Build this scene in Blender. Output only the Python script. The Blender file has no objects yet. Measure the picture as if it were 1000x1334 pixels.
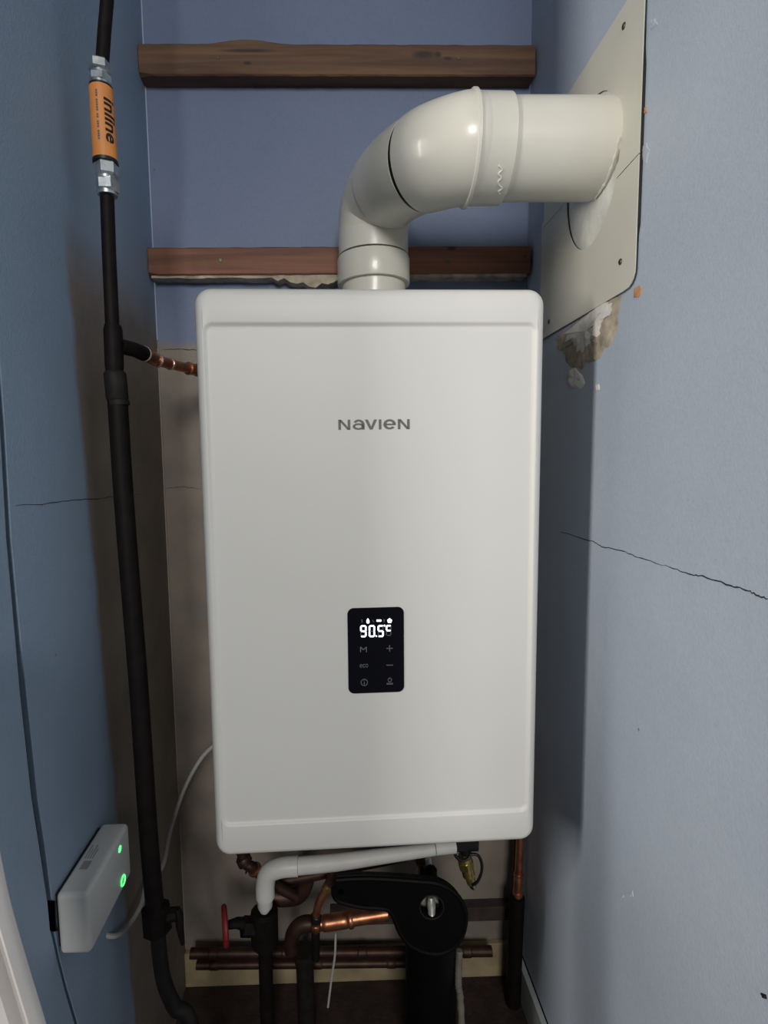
import bpy, bmesh, math, random
from mathutils import Vector, Matrix
random.seed(7)
S = bpy.context.scene
C = S.collection
# ---------------------------------------------------------------- camera
FPX, CX, CY, CZ = 700.0, 455.0, 667.0, 1.1
PSI, PIT, ROL = math.radians(1.3), math.radians(5.5), math.radians(.8)
F = Vector((math.sin(PSI)*math.cos(PIT), math.cos(PSI)*math.cos(PIT), -math.sin(PIT)))
R0 = Vector((math.cos(PSI), -math.sin(PSI), 0)); U0 = R0.cross(F)
U = U0*math.cos(ROL) + R0*math.sin(ROL); R = R0*math.cos(ROL) - U0*math.sin(ROL)
cd = bpy.data.cameras.new('camera'); cam = bpy.data.objects.new('camera', cd); C.objects.link(cam)
cam.matrix_world = Matrix(((R.x, U.x, -F.x, 0), (R.y, U.y, -F.y, 0), (R.z, U.z, -F.z, CZ), (0, 0, 0, 1)))
cd.sensor_fit = 'HORIZONTAL'; cd.sensor_width = 36; cd.lens = 36*FPX/1000; cd.shift_x = (500-CX)/1000
cd.clip_start = .02
S.camera = cam
# ---------------------------------------------------------------- light
S.view_settings.view_transform = 'Standard'; S.view_settings.look = 'None'
S.view_settings.gamma = 1; S.view_settings.use_curve_mapping = False
S.view_settings.exposure = 0.0
w = bpy.data.worlds.new('room_light'); S.world = w; w.use_nodes = True
w.node_tree.nodes['Background'].inputs[0].default_value = (.84, .92, 1, 1)
w.node_tree.nodes['Background'].inputs[1].default_value = .05
def area(name, loc, target, sx, sy, power, col):
    l = bpy.data.lights.new(name, 'AREA'); l.shape = 'RECTANGLE'; l.size = sx; l.size_y = sy
    l.energy = power; l.color = col
    o = bpy.data.objects.new(name, l); C.objects.link(o); o.location = loc
    o.rotation_euler = (Vector(target)-Vector(loc)).to_track_quat('-Z', 'Y').to_euler()
    return o
area('window_daylight', (-1.62, -.28, 1.5), (.1, .6, .95), .22, 1.1, 27, (1, .95, .88))
area('room_fill', (.12, -3.0, 2.25), (.05, 1, 1.22), .9, .9, 15, (1, .97, .92)).data.spread = math.radians(82)  # added fill lamp in front of the closet; narrowed spread dims it downwards

# ---------------------------------------------------------------- helpers
def ray(x, y): return F + R*((x-CX)/FPX) - U*((y-CY)/FPX)
def onY(x, y, Y): d = ray(x, y); t = Y/d.y; return Vector((d.x*t, Y, CZ+d.z*t))
def onX(x, y, X): d = ray(x, y); t = X/d.x; return Vector((X, d.y*t, CZ+d.z*t))
M = {}
def mat(name, col, rough=.5, metal=0, noise=0, scale=30, bump=0, bscale=200, coat=0, spec=.5, emit=None, estr=0):
    m = bpy.data.materials.new(name); m.use_nodes = True; nt = m.node_tree; n = nt.nodes; L = nt.links
    b = n['Principled BSDF']; b.inputs['Base Color'].default_value = (*col, 1)
    b.inputs['Roughness'].default_value = rough; b.inputs['Metallic'].default_value = metal
    b.inputs['Coat Weight'].default_value = coat; b.inputs['Specular IOR Level'].default_value = spec
    tc = n.new('ShaderNodeTexCoord')
    if noise:
        t = n.new('ShaderNodeTexNoise'); t.inputs['Scale'].default_value = scale; t.inputs['Detail'].default_value = 6
        L.new(tc.outputs['Object'], t.inputs['Vector'])
        r = n.new('ShaderNodeValToRGB'); L.new(t.outputs['Fac'], r.inputs['Fac'])
        r.color_ramp.elements[0].position = .3; r.color_ramp.elements[1].position = .7
        r.color_ramp.elements[0].color = (*[c*(1-noise) for c in col], 1)
        r.color_ramp.elements[1].color = (*[min(1, c*(1+noise)) for c in col], 1)
        L.new(r.outputs['Color'], b.inputs['Base Color'])
    if bump:
        t = n.new('ShaderNodeTexNoise'); t.inputs['Scale'].default_value = bscale; t.inputs['Detail'].default_value = 4
        L.new(tc.outputs['Object'], t.inputs['Vector'])
        k = n.new('ShaderNodeBump'); k.inputs['Strength'].default_value = bump; k.inputs['Distance'].default_value = .002
        L.new(t.outputs['Fac'], k.inputs['Height']); L.new(k.outputs['Normal'], b.inputs['Normal'])
    if emit:
        b.inputs['Emission Color'].default_value = (*emit, 1); b.inputs['Emission Strength'].default_value = estr
    M[name] = m; return m
def mnode(n, L, op, a, b=None, c=None):
    k = n.new('ShaderNodeMath'); k.operation = op
    for i, v in enumerate((a, b, c)):
        if v is None: continue
        if isinstance(v, (int, float)): k.inputs[i].default_value = v
        else: L.new(v, k.inputs[i])
    return k.outputs[0]
def mix(n, L, fac, a, b):
    k = n.new('ShaderNodeMix'); k.data_type = 'RGBA'
    L.new(fac, k.inputs[0])
    for v, i in ((a, 6), (b, 7)):
        if isinstance(v, tuple): k.inputs[i].default_value = (*v, 1)
        else: L.new(v, k.inputs[i])
    return k.outputs[2]
PAINT = (.30, .375, .50)
BARE = (.255, .222, .190)
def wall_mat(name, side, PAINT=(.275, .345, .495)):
    """old blue wall paint over grey plaster; bare where the paint was never applied"""
    m = bpy.data.materials.new(name); m.use_nodes = True; nt = m.node_tree; n = nt.nodes; L = nt.links
    b = n['Principled BSDF']; b.inputs['Roughness'].default_value = .5; b.inputs['Specular IOR Level'].default_value = .3
    tc = n.new('ShaderNodeTexCoord'); sp = n.new('ShaderNodeSeparateXYZ'); L.new(tc.outputs['Object'], sp.inputs[0])
    def noise(sc, det=5):
        t = n.new('ShaderNodeTexNoise'); t.inputs['Scale'].default_value = sc; t.inputs['Detail'].default_value = det
        L.new(tc.outputs['Object'], t.inputs['Vector']); return t.outputs['Fac']
    big, mid, fine = noise(2.6), noise(14), noise(230, 3)
    v = mnode(n, L, 'ADD', mnode(n, L, 'MULTIPLY', big, .7), mnode(n, L, 'MULTIPLY', fine, .3))
    r = n.new('ShaderNodeValToRGB'); L.new(v, r.inputs[0])
    r.color_ramp.elements[0].position = .32; r.color_ramp.elements[1].position = .68
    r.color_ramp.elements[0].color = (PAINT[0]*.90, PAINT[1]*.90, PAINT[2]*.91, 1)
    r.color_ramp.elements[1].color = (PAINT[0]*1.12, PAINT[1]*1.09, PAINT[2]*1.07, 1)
    col = r.outputs[0]
    # small dark specks
    sk = n.new('ShaderNodeTexVoronoi'); sk.inputs['Scale'].default_value = 9; L.new(tc.outputs['Object'], sk.inputs['Vector'])
    spk = mnode(n, L, 'LESS_THAN', sk.outputs['Distance'], .018)
    col = mix(n, L, mnode(n, L, 'MULTIPLY', spk, .6), col, (.08, .08, .08))
    if side in ('back', 'left'):
        r2 = n.new('ShaderNodeValToRGB'); L.new(mid, r2.inputs[0])
        r2.color_ramp.elements[0].position = .3; r2.color_ramp.elements[1].position = .72
        r2.color_ramp.elements[0].color = (BARE[0]*.78, BARE[1]*.80, BARE[2]*.80, 1)
        r2.color_ramp.elements[1].color = (BARE[0]*1.14, BARE[1]*1.10, BARE[2]*1.08, 1)
        # bare below z = 1.325
        zz = mnode(n, L, 'ADD', sp.outputs[2], mnode(n, L, 'MULTIPLY', mnode(n, L, 'SUBTRACT', mid, .5), .03))
        mr = n.new('ShaderNodeMapRange'); L.new(zz, mr.inputs[0])
        mr.inputs[1].default_value = 1.335; mr.inputs[2].default_value = 1.318
        if side == 'left':
            yy = mnode(n, L, 'ADD', sp.outputs[1], mnode(n, L, 'MULTIPLY', mnode(n, L, 'SUBTRACT', mid, .5), .03))
            yy = mnode(n, L, 'ADD', yy, mnode(n, L, 'MULTIPLY', mnode(n, L, 'SUBTRACT', sp.outputs[2], 1.3), .06))
            my = n.new('ShaderNodeMapRange'); L.new(yy, my.inputs[0])
            my.inputs[1].default_value = .708; my.inputs[2].default_value = .722
            mr.inputs[1].default_value = 1.42; mr.inputs[2].default_value = 1.33
            f = mnode(n, L, 'MULTIPLY', mr.outputs[0], my.outputs[0])
        else: f = mr.outputs[0]
        col = mix(n, L, f, col, r2.outputs[0])
    L.new(col, b.inputs['Base Color'])
    bp = n.new('ShaderNodeBump'); bp.inputs['Strength'].default_value = .22; bp.inputs['Distance'].default_value = .002
    L.new(mnode(n, L, 'ADD', noise(420, 2), mnode(n, L, 'MULTIPLY', noise(30), .9)), bp.inputs['Height'])
    L.new(bp.outputs[0], b.inputs['Normal'])
    M[name] = m; return m
wall_mat('wall_back_shaded_paint', 'back', (.165, .212, .325)); wall_mat('wall_left_paint', 'left', (.28, .375, .49)); wall_mat('wall_right_lit_paint', 'right', (.43, .50, .595)); wall_mat('wall_front_paint', 'right', (.28, .375, .49))  # one blue paint: right copy lightened for window light, back copy darkened for shade
mat('enamel', (.70, .695, .665), .46, noise=.012, scale=4)
mat('casing', (.62, .62, .60), .45)
mat('pvc', (.69, .675, .60), .30, noise=.03, scale=6, coat=.12)
mat('pvc_old', (.60, .59, .56), .4, noise=.08, scale=20)
mat('plate', (.64, .63, .55), .42, noise=.05, scale=7, coat=.1)
mat('putty', (.70, .71, .65), .35, noise=.12, scale=35, bump=.5, bscale=90)
mat('plaster', (.42, .36, .28), .9, noise=.4, scale=38, bump=1, bscale=80)
mat('plaster_white', (.68, .66, .62), .85, noise=.12, scale=30, bump=.9, bscale=90)
mat('terracotta', (.50, .27, .14), .8, noise=.2, scale=200)
mat('iron', (.008, .006, .0055), .6, spec=.15, noise=.3, scale=60, bump=.15)
mat('iron_grey', (.016, .014, .013), .6, spec=.2, noise=.3, scale=60)
mat('galv', (.50, .54, .56), .34, metal=.85, noise=.25, scale=90)
mat('orange', (.72, .27, .07), .5, noise=.06, scale=30)
mat('black', (.008, .008, .008), .4)
mat('black_plastic', (.003, .0026, .0026), .5, spec=.14)
mat('copper', (.52, .22, .12), .36, metal=.9, noise=.4, scale=50)
mat('copper_old', (.055, .026, .018), .5, metal=.5, noise=.4, scale=40)
mat('solder', (.75, .55, .45), .3, metal=.9)
mat('brass', (.55, .42, .14), .3, metal=.9, noise=.2, scale=80)
mat('chrome', (.6, .6, .58), .2, metal=1)
mat('bleed_steel', (.42, .42, .37), .35, metal=.3, noise=.3, scale=120)
mat('screw', (.12, .11, .09), .4, metal=.7)
mat('logo_ink', (.12, .118, .108), .5)
mat('panel_glass', (.004, .004, .007), .12)
mat('print', (.16, .16, .17), .5)
mat('segment_off', (.10, .10, .14), .5)
mat('segment', (.8, .85, 1), .5, emit=(.80, .86, 1), estr=2.2)
mat('led', (.05, .7, .2), .5, emit=(.10, 1, .22), estr=1.6)
mat('box_white', (.60, .60, .58), .45)
mat('sticker', (.30, .30, .29), .6)
mat('cable_white', (.42, .41, .39), .5)
mat('red', (.20, .015, .02), .5)
mat('tan', (.34, .27, .16), .85, noise=.25, scale=18, bump=.6, bscale=60)
mat('dark_wood', (.05, .035, .03), .8, noise=.4, scale=25, bump=.4)
mat('floor', (.035, .020, .017), .95, noise=.4, scale=30, bump=1, bscale=120)
mat('skirt', (.40, .44, .44), .5, noise=.15, scale=12, bump=.2)
mat('ceiling', (.45, .48, .52), .8)
mat('crack', (.03, .03, .035), .9)
mat('void', (.004, .004, .005), 1, spec=0)
mat('trim_white', (.60, .58, .56), .4, noise=.06, scale=12)
mat('bare_bead', (.33, .29, .255), .8)
mat('chip', (.46, .50, .55), .6)
mat('caulk', (.36, .44, .56), .5)
mat('hose_grey', (.16, .15, .12), .6, noise=.2, scale=60)
def wood(name, c1, c2, knots):
    m = bpy.data.materials.new(name); m.use_nodes = True; nt = m.node_tree; n = nt.nodes; L = nt.links
    b = n['Principled BSDF']; b.inputs['Roughness'].default_value = .62
    tc = n.new('ShaderNodeTexCoord')
    mp = n.new('ShaderNodeMapping'); mp.inputs['Scale'].default_value = (1.6, 14, 34); L.new(tc.outputs['Object'], mp.inputs[0])
    t = n.new('ShaderNodeTexNoise'); t.inputs['Scale'].default_value = 2.2; t.inputs['Detail'].default_value = 7; t.inputs['Distortion'].default_value = .6
    L.new(mp.outputs[0], t.inputs['Vector'])
    r = n.new('ShaderNodeValToRGB'); L.new(t.outputs['Fac'], r.inputs[0])
    r.color_ramp.elements[0].position = .34; r.color_ramp.elements[1].position = .66
    r.color_ramp.elements[0].color = (*c1, 1); r.color_ramp.elements[1].color = (*c2, 1)
    col = r.outputs[0]
    sp = n.new('ShaderNodeSeparateXYZ'); L.new(tc.outputs['Object'], sp.inputs[0])
    for kx, kz, rx, rz in knots:
        dx = mnode(n, L, 'DIVIDE', mnode(n, L, 'SUBTRACT', sp.outputs[0], kx), rx)
        dz = mnode(n, L, 'DIVIDE', mnode(n, L, 'SUBTRACT', sp.outputs[2], kz), rz)
        d = mnode(n, L, 'ADD', mnode(n, L, 'MULTIPLY', dx, dx), mnode(n, L, 'MULTIPLY', dz, dz))
        mr = n.new('ShaderNodeMapRange'); L.new(d, mr.inputs[0]); mr.inputs[1].default_value = 1.6; mr.inputs[2].default_value = .2
        col = mix(n, L, mnode(n, L, 'MULTIPLY', mr.outputs[0], .85), col, (.012, .007, .005))
    L.new(col, b.inputs['Base Color'])
    bp = n.new('ShaderNodeBump'); bp.inputs['Strength'].default_value = .3; bp.inputs['Distance'].default_value = .002
    L.new(t.outputs['Fac'], bp.inputs['Height']); L.new(bp.outputs[0], b.inputs['Normal'])
    M[name] = m
def obj(name, bm, m, parent=None, smooth=False, angle=.6):
    me = bpy.data.meshes.new(name); bmesh.ops.recalc_face_normals(bm, faces=bm.faces)
    if smooth:
        for f in bm.faces: f.smooth = True
        for e in bm.edges:
            if len(e.link_faces) == 2 and e.calc_face_angle(0) > angle: e.smooth = False
    bm.to_mesh(me); bm.free()
    me.materials.append(M[m])
    o = bpy.data.objects.new(name, me); C.objects.link(o)
    if parent:
        o.parent = parent; o.matrix_parent_inverse = chain(parent).inverted()
    return o
def chain(p):
    m = p.matrix_basis.copy()
    return m if not p.parent else chain(p.parent) @ p.matrix_parent_inverse @ m
def thing(name, label, cat, loc=(0, 0, 0), group=None):
    o = bpy.data.objects.new(name, None); C.objects.link(o); o.location = loc; o.empty_display_size = .05
    o['label'] = label; o['category'] = cat
    if group: o['group'] = group
    return o
def tag(o, label, cat, group=None):
    o['label'] = label; o['category'] = cat
    if group: o['group'] = group
    return o
def struct(o): o['kind'] = 'structure'; return o
def box(bm, a, b, bev=0, seg=2):
    r = bmesh.ops.create_cube(bm, size=1)
    a, b = Vector(a), Vector(b); vs = r['verts']
    for v in vs: v.co = Vector([(a[i]+b[i])/2 + v.co[i]*(b[i]-a[i]) for i in range(3)])
    if bev:
        es = list({e for v in vs for e in v.link_edges})
        bmesh.ops.bevel(bm, geom=es, offset=bev, segments=seg, affect='EDGES', profile=.5)
def boxm(a, b, bev=0, seg=2): bm = bmesh.new(); box(bm, a, b, bev, seg); return bm
def catmull(pts, k=8):
    pts = [Vector(p) for p in pts]; P = [pts[0]*2-pts[1]] + pts + [pts[-1]*2-pts[-2]]; out = []
    for i in range(1, len(P)-2):
        for j in range(k):
            t = j/k; a, b, c, d = P[i-1:i+3]
            out.append(.5*((2*b) + (c-a)*t + (2*a-5*b+4*c-d)*t*t + (3*b-a-3*c+d)*t**3))
    out.append(pts[-1]); return out
def tube(bm, pts, rad, seg=20, caps=True, rot=0):
    """sweep a circle; rad is one number or one per point"""
    pts = [Vector(p) for p in pts]
    if not isinstance(rad, (list, tuple)): rad = [rad]*len(pts)
    tang = []
    for i in range(len(pts)):
        a = pts[max(0, i-1)]; b = pts[min(len(pts)-1, i+1)]; d = b-a
        tang.append(d.normalized() if d.length > 1e-9 else (tang[-1] if tang else Vector((0, 0, 1))))
    ref = Vector((0, 1, 0)) if abs(tang[0].y) < .9 else Vector((1, 0, 0))
    n = (ref - tang[0]*ref.dot(tang[0])).normalized(); rings = []
    for i, p in enumerate(pts):
        t = tang[i]; n = (n - t*n.dot(t)).normalized(); b = t.cross(n)
        rings.append([bm.verts.new(p + (n*math.cos(rot+a) + b*math.sin(rot+a))*rad[i])
                      for a in [2*math.pi*k/seg for k in range(seg)]])
    for a, b in zip(rings, rings[1:]):
        for k in range(seg): bm.faces.new((a[k], a[(k+1) % seg], b[(k+1) % seg], b[k]))
    if caps: bm.faces.new(rings[0]); bm.faces.new(rings[-1])
    return rings
def prof(bm, p, d, steps, seg=20, rot=0):
    """lathe along a straight axis: steps = [(distance, radius)...]"""
    p = Vector(p); d = Vector(d).normalized()
    ref = Vector((0, 1, 0)) if abs(d.y) < .9 else Vector((1, 0, 0))
    n = (ref-d*ref.dot(d)).normalized(); b = d.cross(n); rings = []
    for s, r in steps:
        rings.append([bm.verts.new(p+d*s+(n*math.cos(rot+a)+b*math.sin(rot+a))*r) for a in [2*math.pi*k/seg for k in range(seg)]])
    for x, y in zip(rings, rings[1:]):
        for k in range(seg): bm.faces.new((x[k], x[(k+1) % seg], y[(k+1) % seg], y[k]))
    bm.faces.new(rings[0]); bm.faces.new(rings[-1])
def profm(p, d, steps, seg=20, rot=0): bm = bmesh.new(); prof(bm, p, d, steps, seg, rot); return bm
def tubem(pts, rad, seg=20, rot=0): bm = bmesh.new(); tube(bm, pts, rad, seg, True, rot); return bm
def poly(bm, pts, off):
    """flat polygon given by 3D points, extruded by the vector off"""
    off = Vector(off); a = [bm.verts.new(Vector(p)) for p in pts]; b = [bm.verts.new(Vector(p)+off) for p in pts]
    bm.faces.new(a); bm.faces.new(list(reversed(b)))
    for i in range(len(a)): j = (i+1) % len(a); bm.faces.new((a[i], b[i], b[j], a[j]))
def polym(pts, off): bm = bmesh.new(); poly(bm, pts, off); return bm
def rrect(x0, z0, x1, z1, r, n=6):
    out = []
    for cx, cz, a0 in ((x1-r, z1-r, 0), (x0+r, z1-r, 90), (x0+r, z0+r, 180), (x1-r, z0+r, 270)):
        for k in range(n+1):
            a = math.radians(a0+90*k/n); out.append((cx+r*math.cos(a), cz+r*math.sin(a)))
    return out
def lumps(bm, pts, off, amp, seed=1, jag=.025):
    """an irregular patch: polygon fan subdivided and roughened along off"""
    rnd = random.Random(seed); off = Vector(off)
    P0 = [Vector(p) for p in pts]; pts = []; big = max((a-b).length for a in P0 for b in P0)
    for i, a in enumerate(P0):
        b = P0[(i+1) % len(P0)]; e = (b-a); k = 3 if jag else 1
        side = off.cross(e).normalized()
        for j in range(k): pts.append(a+e*(j/k)+side*rnd.uniform(-1, 1)*jag*big)
    c = sum((Vector(p) for p in pts), Vector())/len(pts)
    n = len(pts); rings = []
    for s, h in ((1, 0), (.9, .7), (.62, 1), (.3, 1)):
        rings.append([bm.verts.new(c+(Vector(p)-c)*s*(1 if s == 1 else rnd.uniform(.93, 1.05))+off*h*rnd.uniform(1-amp, 1+amp)) for p in pts])
    cv = bm.verts.new(c+off)
    for a, b in zip(rings, rings[1:]):
        for k in range(n): bm.faces.new((a[k], a[(k+1) % n], b[(k+1) % n], b[k]))
    for k in range(n): bm.faces.new((rings[-1][k], rings[-1][(k+1) % n], cv))
    bm.faces.new(list(reversed(rings[0])))
def text_mesh(s, size, offset=0, extrude=.0003, shear=0):
    c = bpy.data.curves.new('txt', 'FONT'); c.body = s; c.size = size; c.offset = offset; c.extrude = extrude
    c.shear = shear; c.resolution_u = 3
    o = bpy.data.objects.new('txt', c); C.objects.link(o); bpy.context.view_layer.update()
    me = bpy.data.meshes.new_from_object(o.evaluated_get(bpy.context.evaluated_depsgraph_get()))
    bpy.data.objects.remove(o); bpy.data.curves.remove(c)
    bm = bmesh.new(); bm.from_mesh(me); bpy.data.meshes.remove(me); return bm
def fit(bm, x0, z0, x1, z1, y, th=.0006):
    """lay a text mesh (in XY) onto the plane y facing -Y, filling the given rectangle"""
    xs = [v.co.x for v in bm.verts]; ys = [v.co.y for v in bm.verts]; zs = [v.co.z for v in bm.verts]
    for v in bm.verts:
        x = x0+(v.co.x-min(xs))/(max(xs)-min(xs))*(x1-x0); z = z0+(v.co.y-min(ys))/(max(ys)-min(ys))*(z1-z0)
        q = (v.co.z-min(zs))/max(1e-9, max(zs)-min(zs)); v.co = Vector((x, y-th*q, z))
    return bm
def merge(bm, b2):
    me = bpy.data.meshes.new('t'); b2.to_mesh(me); b2.free(); bm.from_mesh(me); bpy.data.meshes.remove(me)

# ================================================================ the closet shell
XL, XR, YB, YF, ZT = -.335, .368, 1.05, -.05, 2.35
wb = struct(obj('wall_back', boxm((XL-.06, YB, -.05), (XR+.06, YB+.06, ZT)), 'wall_back_shaded_paint'))
wr = struct(obj('wall_right', boxm((XR, YF-.25, -.05), (XR+.06, YB, ZT)), 'wall_right_lit_paint'))
struct(obj('floor', boxm((XL-.06, YF-.25, -.05), (XR+.06, YB, 0)), 'floor'))
struct(obj('ceiling', boxm((XL-.06, YF-.25, ZT), (XR+.06, YB+.06, ZT+.05)), 'ceiling'))
# left wall: plaster board at the back, a second board in front, a ragged open joint between
edge = [(0, 560), (8, 702), (26, 904), (41, 1040), (52, 1110), (61, 1172), (61.5, 1174), (65, 1212), (66, 1214), (74, 1250), (84, 1290), (97, 1334)]
wid = [7, 7, 8, 8, 8, 7, 16, 14, 5, 4.5, 5, 5]
L1 = [onX(x, y, XL) for x, y in edge]; L2 = [onX(x+q, y, XL) for (x, y), q in zip(edge, wid)]
top1 = Vector((XL, L1[0].y, ZT)); top2 = Vector((XL, L2[0].y, ZT)); bot1 = Vector((XL, L1[-1].y+.02, 0)); bot2 = Vector((XL, L2[-1].y+.02, 0))
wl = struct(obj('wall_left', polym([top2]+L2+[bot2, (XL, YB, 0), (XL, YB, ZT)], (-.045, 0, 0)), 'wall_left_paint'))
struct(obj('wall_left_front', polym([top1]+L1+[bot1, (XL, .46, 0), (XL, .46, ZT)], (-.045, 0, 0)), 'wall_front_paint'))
struct(obj('wall_left_backing', boxm((XL-.08, .46, -.05), (XL-.045, YB, ZT)), 'void'))
mp_ = lambda v: Vector((XL-.006, v.y, v.z))
struct(obj('wall_left_joint_shade', polym([mp_(top1)]+[mp_(v) for v in L1]+[mp_(bot1), mp_(bot2)]+[mp_(v) for v in reversed(L2)]+[mp_(top2)], (-.03, 0, 0)), 'void'))  # black strip in the joint stands in for the shade inside it
# skirting on the right wall
sk = [onX(672, 1222, XR), onX(712, 1334, XR)]
struct(obj('baseboard_right', polym([(XR, YB, .075), (XR, .75, .075), (XR, .30, .075), (XR, .30, 0), (XR, YB, 0)], (-.012, 0, 0)), 'skirt'))
struct(obj('baseboard_joint', boxm((XR-.0022, .30, .0745), (XR, YB, .0762)), 'void'))
# skirting of the back wall: bare tan boards
p0 = onY(240, 1240, YB).z
bb = struct(obj('baseboard_back', boxm((XL, YB-.012, 0), (XR-.012, YB, .076), .002), 'tan'))
# settlement cracks
def crack(name, pix, plane, off, wd, parent, mt='crack'):
    pts = [plane(x, y) for x, y in pix]
    P = []; rnd = random.Random(len(pix))
    for a, b in zip(pts, pts[1:]):
        for k in range(6):
            P.append(a.lerp(b, k/6) + (Vector((0, 0, rnd.uniform(-.0009, .0009))) if k else Vector()))
    P.append(pts[-1])
    bm = bmesh.new(); off = Vector(off)
    n = len(P); top = []
    for i, p in enumerate(P):
        ww = wd*(.25+.75*min(1, min(i, n-1-i)/4+.2))*rnd.uniform(.6, 1.2)
        top.append((p+Vector((0, 0, ww/2)), p-Vector((0, 0, ww/2))))
    for (a, b), (c, d) in zip(top, top[1:]):
        poly(bm, [a, b, d, c], off)
    bmesh.ops.remove_doubles(bm, verts=bm.verts, dist=1e-6)
    return obj(name, bm, mt, parent)
crack('crack', [(730, 693), (772, 705), (783, 712), (812, 718), (830, 726), (866, 737)], lambda x, y: onX(x, y, XR), (-.0003, 0, 0), .0012, wr)
crack('crack', [(866, 736), (898, 748), (915, 750), (952, 763), (975, 770), (988, 776), (1002, 781)], lambda x, y: onX(x, y, XR), (-.0003, 0, 0), .0015, wr)
crack('crack', [(20, 659), (60, 656), (100, 651), (128, 650), (150, 646), (184, 643)], lambda x, y: onX(x, y, XL), (.0003, 0, 0), .0009, wl)
crack('crack', [(214, 636), (240, 634), (262, 637)], lambda x, y: onY(x, y, YB), (0, -.0003, 0), .0010, wb)
crack('crack', [(212, 455), (240, 455), (262, 456)], lambda x, y: onY(x, y, YB), (0, -.0003, 0), .0014, wb)
# pale filler bead down the back left corner
obj('caulk_bead', tubem(catmull([(XL+.001, YB-.001, z) for z in (2.2, 1.9, 1.7, 1.5, 1.33)], 4), .0014, 8), 'caulk', wb, True)
obj('corner_bead', tubem([(XL+.001, YB-.001, 1.315), (XL+.001, YB-.001, .08)], .0014, 8), 'bare_bead', wb, True)
# crumbling plaster below the flue plate, chips and old plug holes on the right wall
def rpix(pl): return [onX(x, y, XR) for x, y in pl]
pa = rpix([(722, 440), (745, 425), (780, 400), (800, 383), (808, 386), (806, 412), (800, 438), (788, 458), (770, 474), (752, 480), (740, 472), (734, 458), (726, 450)])
bm = bmesh.new(); lumps(bm, pa, (-.0022, 0, 0), .6, 3, .03); obj('plaster_patch', bm, 'plaster', wr, True)
pa = rpix([(735, 436), (765, 412), (796, 388), (800, 400), (790, 420), (782, 440), (768, 452), (755, 462), (748, 452), (737, 446)])
bm = bmesh.new(); lumps(bm, pa, (-.0040, 0, 0), .5, 5, .035); obj('plaster_patch', bm, 'plaster_white', wr, True)['label'] = 'white plaster smeared over the brown patch'
for pl, s, mt in (([(740, 482), (750, 478), (758, 490), (762, 500), (756, 508), (745, 506), (739, 496)], 4, 'plaster_white'),
                  ([(838, 141), (842, 138), (843, 146), (839, 149)], 6, 'terracotta'), ([(836, 192), (842, 186), (846, 196), (842, 214), (836, 208)], 8, 'chip'),
                  ([(845, 28), (853, 24), (857, 32), (848, 40)], 9, 'chip'), ([(776, 502), (780, 500), (781, 508), (777, 510)], 10, 'plaster_white'),
                  ([(991, 1293), (998, 1296), (999, 1302), (993, 1300)], 12, 'iron_grey'), ([(806, 1172), (812, 1166), (814, 1170), (809, 1175)], 13, 'chip'),
                  ([(819, 1163), (824, 1160), (825, 1168), (821, 1170)], 14, 'chip')):
    bm = bmesh.new(); lumps(bm, rpix(pl), (-.0011, 0, 0), .5, s); obj('plaster_chip', bm, mt, wr, True)
pg = rpix([(826, 375), (834, 372), (836, 380), (832, 388), (825, 388)])
bm = bmesh.new(); lumps(bm, pg, (-.0012, 0, 0), .4, 11); o = obj('wall_plug', bm, 'terracotta', wr, True); o['label'] = 'old orange screw plug in the wall'

# ================================================================ battens
def batten(px, z0, z1, wname, label, jag, seed):
    rnd = random.Random(seed); bm = bmesh.new(); n = 44
    X0, X1, Y0 = px; rings = []
    for i in range(n+1):
        x = X0+(X1-X0)*i/n; j = lambda a: rnd.uniform(-a, a)
        up = jag(i/n) if jag else 0
        c = .0022
        # the lower front arris is worn at both ends
        e = .006 if i == 0 else 0
        rings.append([bm.verts.new(p) for p in ((x, Y0+c, z1+up+j(.0005)), (x, Y0, z1-c+up+j(.0004)), (x, Y0+j(.0003), z0+c+e*.5), (x, Y0+c+e, z0+j(.0005)), (x, YB-.0005, z0), (x, YB-.0005, z1+up*.6))])
    for a, b in zip(rings, rings[1:]):
        for k in range(6): bm.faces.new((a[k], a[(k+1) % 6], b[(k+1) % 6], b[k]))
    bm.faces.new(rings[0]); bm.faces.new(rings[-1])
    o = obj('batten', bm, wname); tag(o, label, 'batten'); return o
b1x = (XL+.001, XR-.004, 1.018)
zA0, zA1 = 1.7765, 1.8285
kn = []
for x, y, rx, rz in ((322, 66, .045, .003), (322, 82, .007, .003), (552, 71, .02, .006), (583, 76, .007, .003), (570, 71, .006, .005)):
    p = onY(x, y, 1.018); kn.append((p.x, p.z, rx, rz))
wood('wood_upper', (.080, .036, .017), (.155, .078, .036), kn)
kn = [(onY(588, 325, 1.018).x, onY(588, 323, 1.018).z, .009, .005)]
wood('wood_lower', (.13, .047, .024), (.24, .096, .050), kn)
bt1 = batten(b1x, zA0, zA1, 'wood_upper', 'upper brown wooden batten across the wall above the flue elbow', lambda t: .0075*math.exp(-((t-.27)/.065)**2), 3)
zB0, zB1 = 1.4385, 1.4870
bt2 = batten((XL+.001, XR-.006, 1.018), zB0, zB1, 'wood_lower', 'lower reddish wooden batten just above the water heater', None, 5)
def screw(x, y, Y, parent, r=.0035, m='galv'):
    p = onY(x, y, Y); bm = bmesh.new(); prof(bm, p+Vector((0, .0035, 0)), (0, -1, 0), [(0, r*.5), (.0033, r), (.0042, r*.8)], 12)
    return obj('screw', bm, m, parent, True)
screw(284, 75, 1.018, bt1, .0032, 'screw'); screw(597, 76, 1.018, bt1, .0030, 'screw')
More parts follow.
